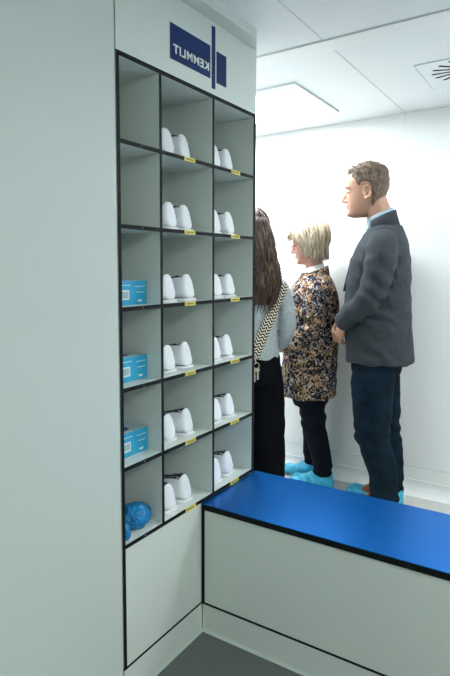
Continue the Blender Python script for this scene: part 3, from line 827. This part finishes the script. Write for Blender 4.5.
bm = NB(); lock(bm, rnd, 190, .0045); strands(bm, X, 120, rnd, lambda a: .04, .018, .0035, .003, .7, PI); obj('hair_strands', bm, M['haird'], ghair, True)
bm = NB(); lock(bm, rnd, 60, .0032); obj('hair_highlights', bm, M['haird2'], ghair, True)
bm = NB()
torso(bm, [(.835, .0, .112, .160), (.90, 0, .112, .150), (1.0, 0, .108, .138), (1.10, 0, .108, .142), (1.18, .004, .106, .158), (1.25, .012, .092, .160), (1.30, .018, .072, .115), (1.335, .018, .060, .068)])
for s in (1, -1):
    stube(bm, [(.015, s * .115, 1.26), (.025, s * .155, 1.215), (.035, s * .180, 1.13), (.045, s * .192, 1.02), (.01, s * .19, .965), (-.04, s * .172, .92), (-.10, s * .14, .88)], [.052, .056, .052, .047, .044, .040, .034], n=20, m=7)
sw = solid('sweater', bm, M['sweater'], GIRL, .007, 3, wrinkle(.004, 7))
bm = NB()
torso(bm, [(.72, .0, .125, .165), (.80, .0, .120, .165), (.86, .0, .112, .155), (.90, .0, .105, .145)])
for s in (1, -1):
    leg_tube(bm, [(.0, s * .078, .80), (.005, s * .088, .60), (.01, s * .092, .42), (.015, s * .092, .24), (.02, s * .092, .05)], [.098, .100, .098, .096, .095])
solid('trousers', bm, M['btrous'], GIRL, .009, 3, wrinkle(.006, 6))
for s in (1, -1):
    overshoe(GIRL, .11, -.14, s * .092, .048, hgt=.06)
# shoulder strap with keys (worn, so a thing of its own)
bvh = BVHTree.FromPolygons([v.co[:] for v in sw.data.vertices], [p.vertices[:] for p in sw.data.polygons])
ST = empty('shoulder_strap', GIRL.location, GIRL.rotation_euler.z); ST.scale = GIRL.scale
tag(ST, 'black and cream zigzag woven shoulder strap with keys, across the back of the grey sweater', 'bag strap')
A, B = Vector((0, .150, 1.262)), Vector((0, -.030, .880)); ax_ = (B - A).normalized(); pe = Vector((0, ax_.z, -ax_.y)); me = NB()
uvl = me.loops.layers.uv.new('UVMap'); NS = 40; W = .030; rowsv = []
for i in range(NS + 1):
    p = A + (B - A) * i / NS; r_ = []
    xs_ = []
    for u in (-1, -.5, 0, .5, 1):
        q = p + pe * (W * u); h = bvh.ray_cast(Vector((.6, q.y, q.z)), Vector((-1, 0, 0)))
        xs_.append((h[0].x if h[0] else .05))
    m_ = max(xs_) ; r_ = [Vector((m_ * .5 + x * .5 + .010, (p + pe * (W * u)).y, (p + pe * (W * u)).z)) for x, u in zip(xs_, (-1, -.5, 0, .5, 1))]
    rowsv.append(r_)
for k in range(3):
    rowsv = [[rowsv[i][j] if i in (0, NS) else (rowsv[i - 1][j] + rowsv[i][j] * 2 + rowsv[i + 1][j]) / 4 for j in range(5)] for i in range(NS + 1)]
V = [[me.verts.new(q) for q in r] for r in rowsv]
for i in range(NS):
    for j in range(4):
        f = me.faces.new((V[i][j], V[i][j + 1], V[i + 1][j + 1], V[i + 1][j]))
        for l, (a, b) in zip(f.loops, ((j, i), (j + 1, i), (j + 1, i + 1), (j, i + 1))): l[uvl].uv = (a / 4, b / NS * .46)
st = obj('strap', me, M['chevron'], ST); sd = st.modifiers.new('s', 'SOLIDIFY'); sd.thickness = .003; sd.offset = 0
e = rowsv[-1][2] + Vector((.004, 0, 0))
bm = NB(); tube(bm, [e + Vector((0, 0, .004)), e + Vector((.002, .010, -.03))], .003, n=8); obj('clip', bm, M['metal'], ST, True)
c = e + Vector((.004, .012, -.045))
bm = NB(); tube(bm, [c + Vector((0, .015 * math.cos(a), .015 * math.sin(a))) for a in [2 * PI * k / 20 for k in range(21)]], .0018, n=6); obj('key_ring', bm, M['metal'], ST, True)
for k, dy in enumerate((-.012, .004)):
    bm = NB(); bx = c.x + .003 + .004 * k
    bmesh.ops.create_cone(bm, cap_ends=True, segments=16, radius1=.011, radius2=.011, depth=.002, matrix=Matrix.Translation((bx, c.y + dy, c.z - .022)) @ Matrix.Rotation(PI / 2, 4, 'Y'))
    box(bm, bx - .001, bx + .001, c.y + dy - .004, c.y + dy + .004, c.z - .085 + .012 * k, c.z - .030)
    for q in range(4): box(bm, bx - .001, bx + .001, c.y + dy + .003, c.y + dy + .007, c.z - .080 + q * .010 + .012 * k, c.z - .076 + q * .010 + .012 * k)
    obj('key', bm, M['metal'], ST)

# ------------------------------------------------------------------ camera
cam = bpy.data.cameras.new('camera'); co = bpy.data.objects.new('camera', cam); C.objects.link(co)
f_, cx_, cy_ = 560.717, 181.963, 320.095
yaw, pit, rol = .6174824, .0883641, -.0043398
fw = Vector((-math.sin(yaw) * math.cos(pit), math.cos(yaw) * math.cos(pit), -math.sin(pit)))
rt = Vector((math.cos(yaw), math.sin(yaw), 0)); upv = rt.cross(fw)
r2 = rt * math.cos(rol) + upv * math.sin(rol); u2 = upv * math.cos(rol) - rt * math.sin(rol)
co.matrix_world = Matrix(((r2.x, u2.x, -fw.x, 1.05951), (r2.y, u2.y, -fw.y, -1.18701), (r2.z, u2.z, -fw.z, 1.29667), (0, 0, 0, 1)))
cam.sensor_fit = 'VERTICAL'; cam.sensor_height = 36; cam.lens = f_ / 676 * 36
cam.shift_x = (225 - cx_) / 676; cam.shift_y = -(338 - cy_) / 676
cam.clip_start = .02
bpy.context.scene.camera = co
w = bpy.data.worlds.new('world'); bpy.context.scene.world = w; w.use_nodes = True
w.node_tree.nodes['Background'].inputs[0].default_value = (.6, .65, .65, 1); w.node_tree.nodes['Background'].inputs[1].default_value = .05
vs = bpy.context.scene.view_settings
vs.view_transform = 'Standard'; vs.look = 'None'; vs.exposure = 0; vs.gamma = 1
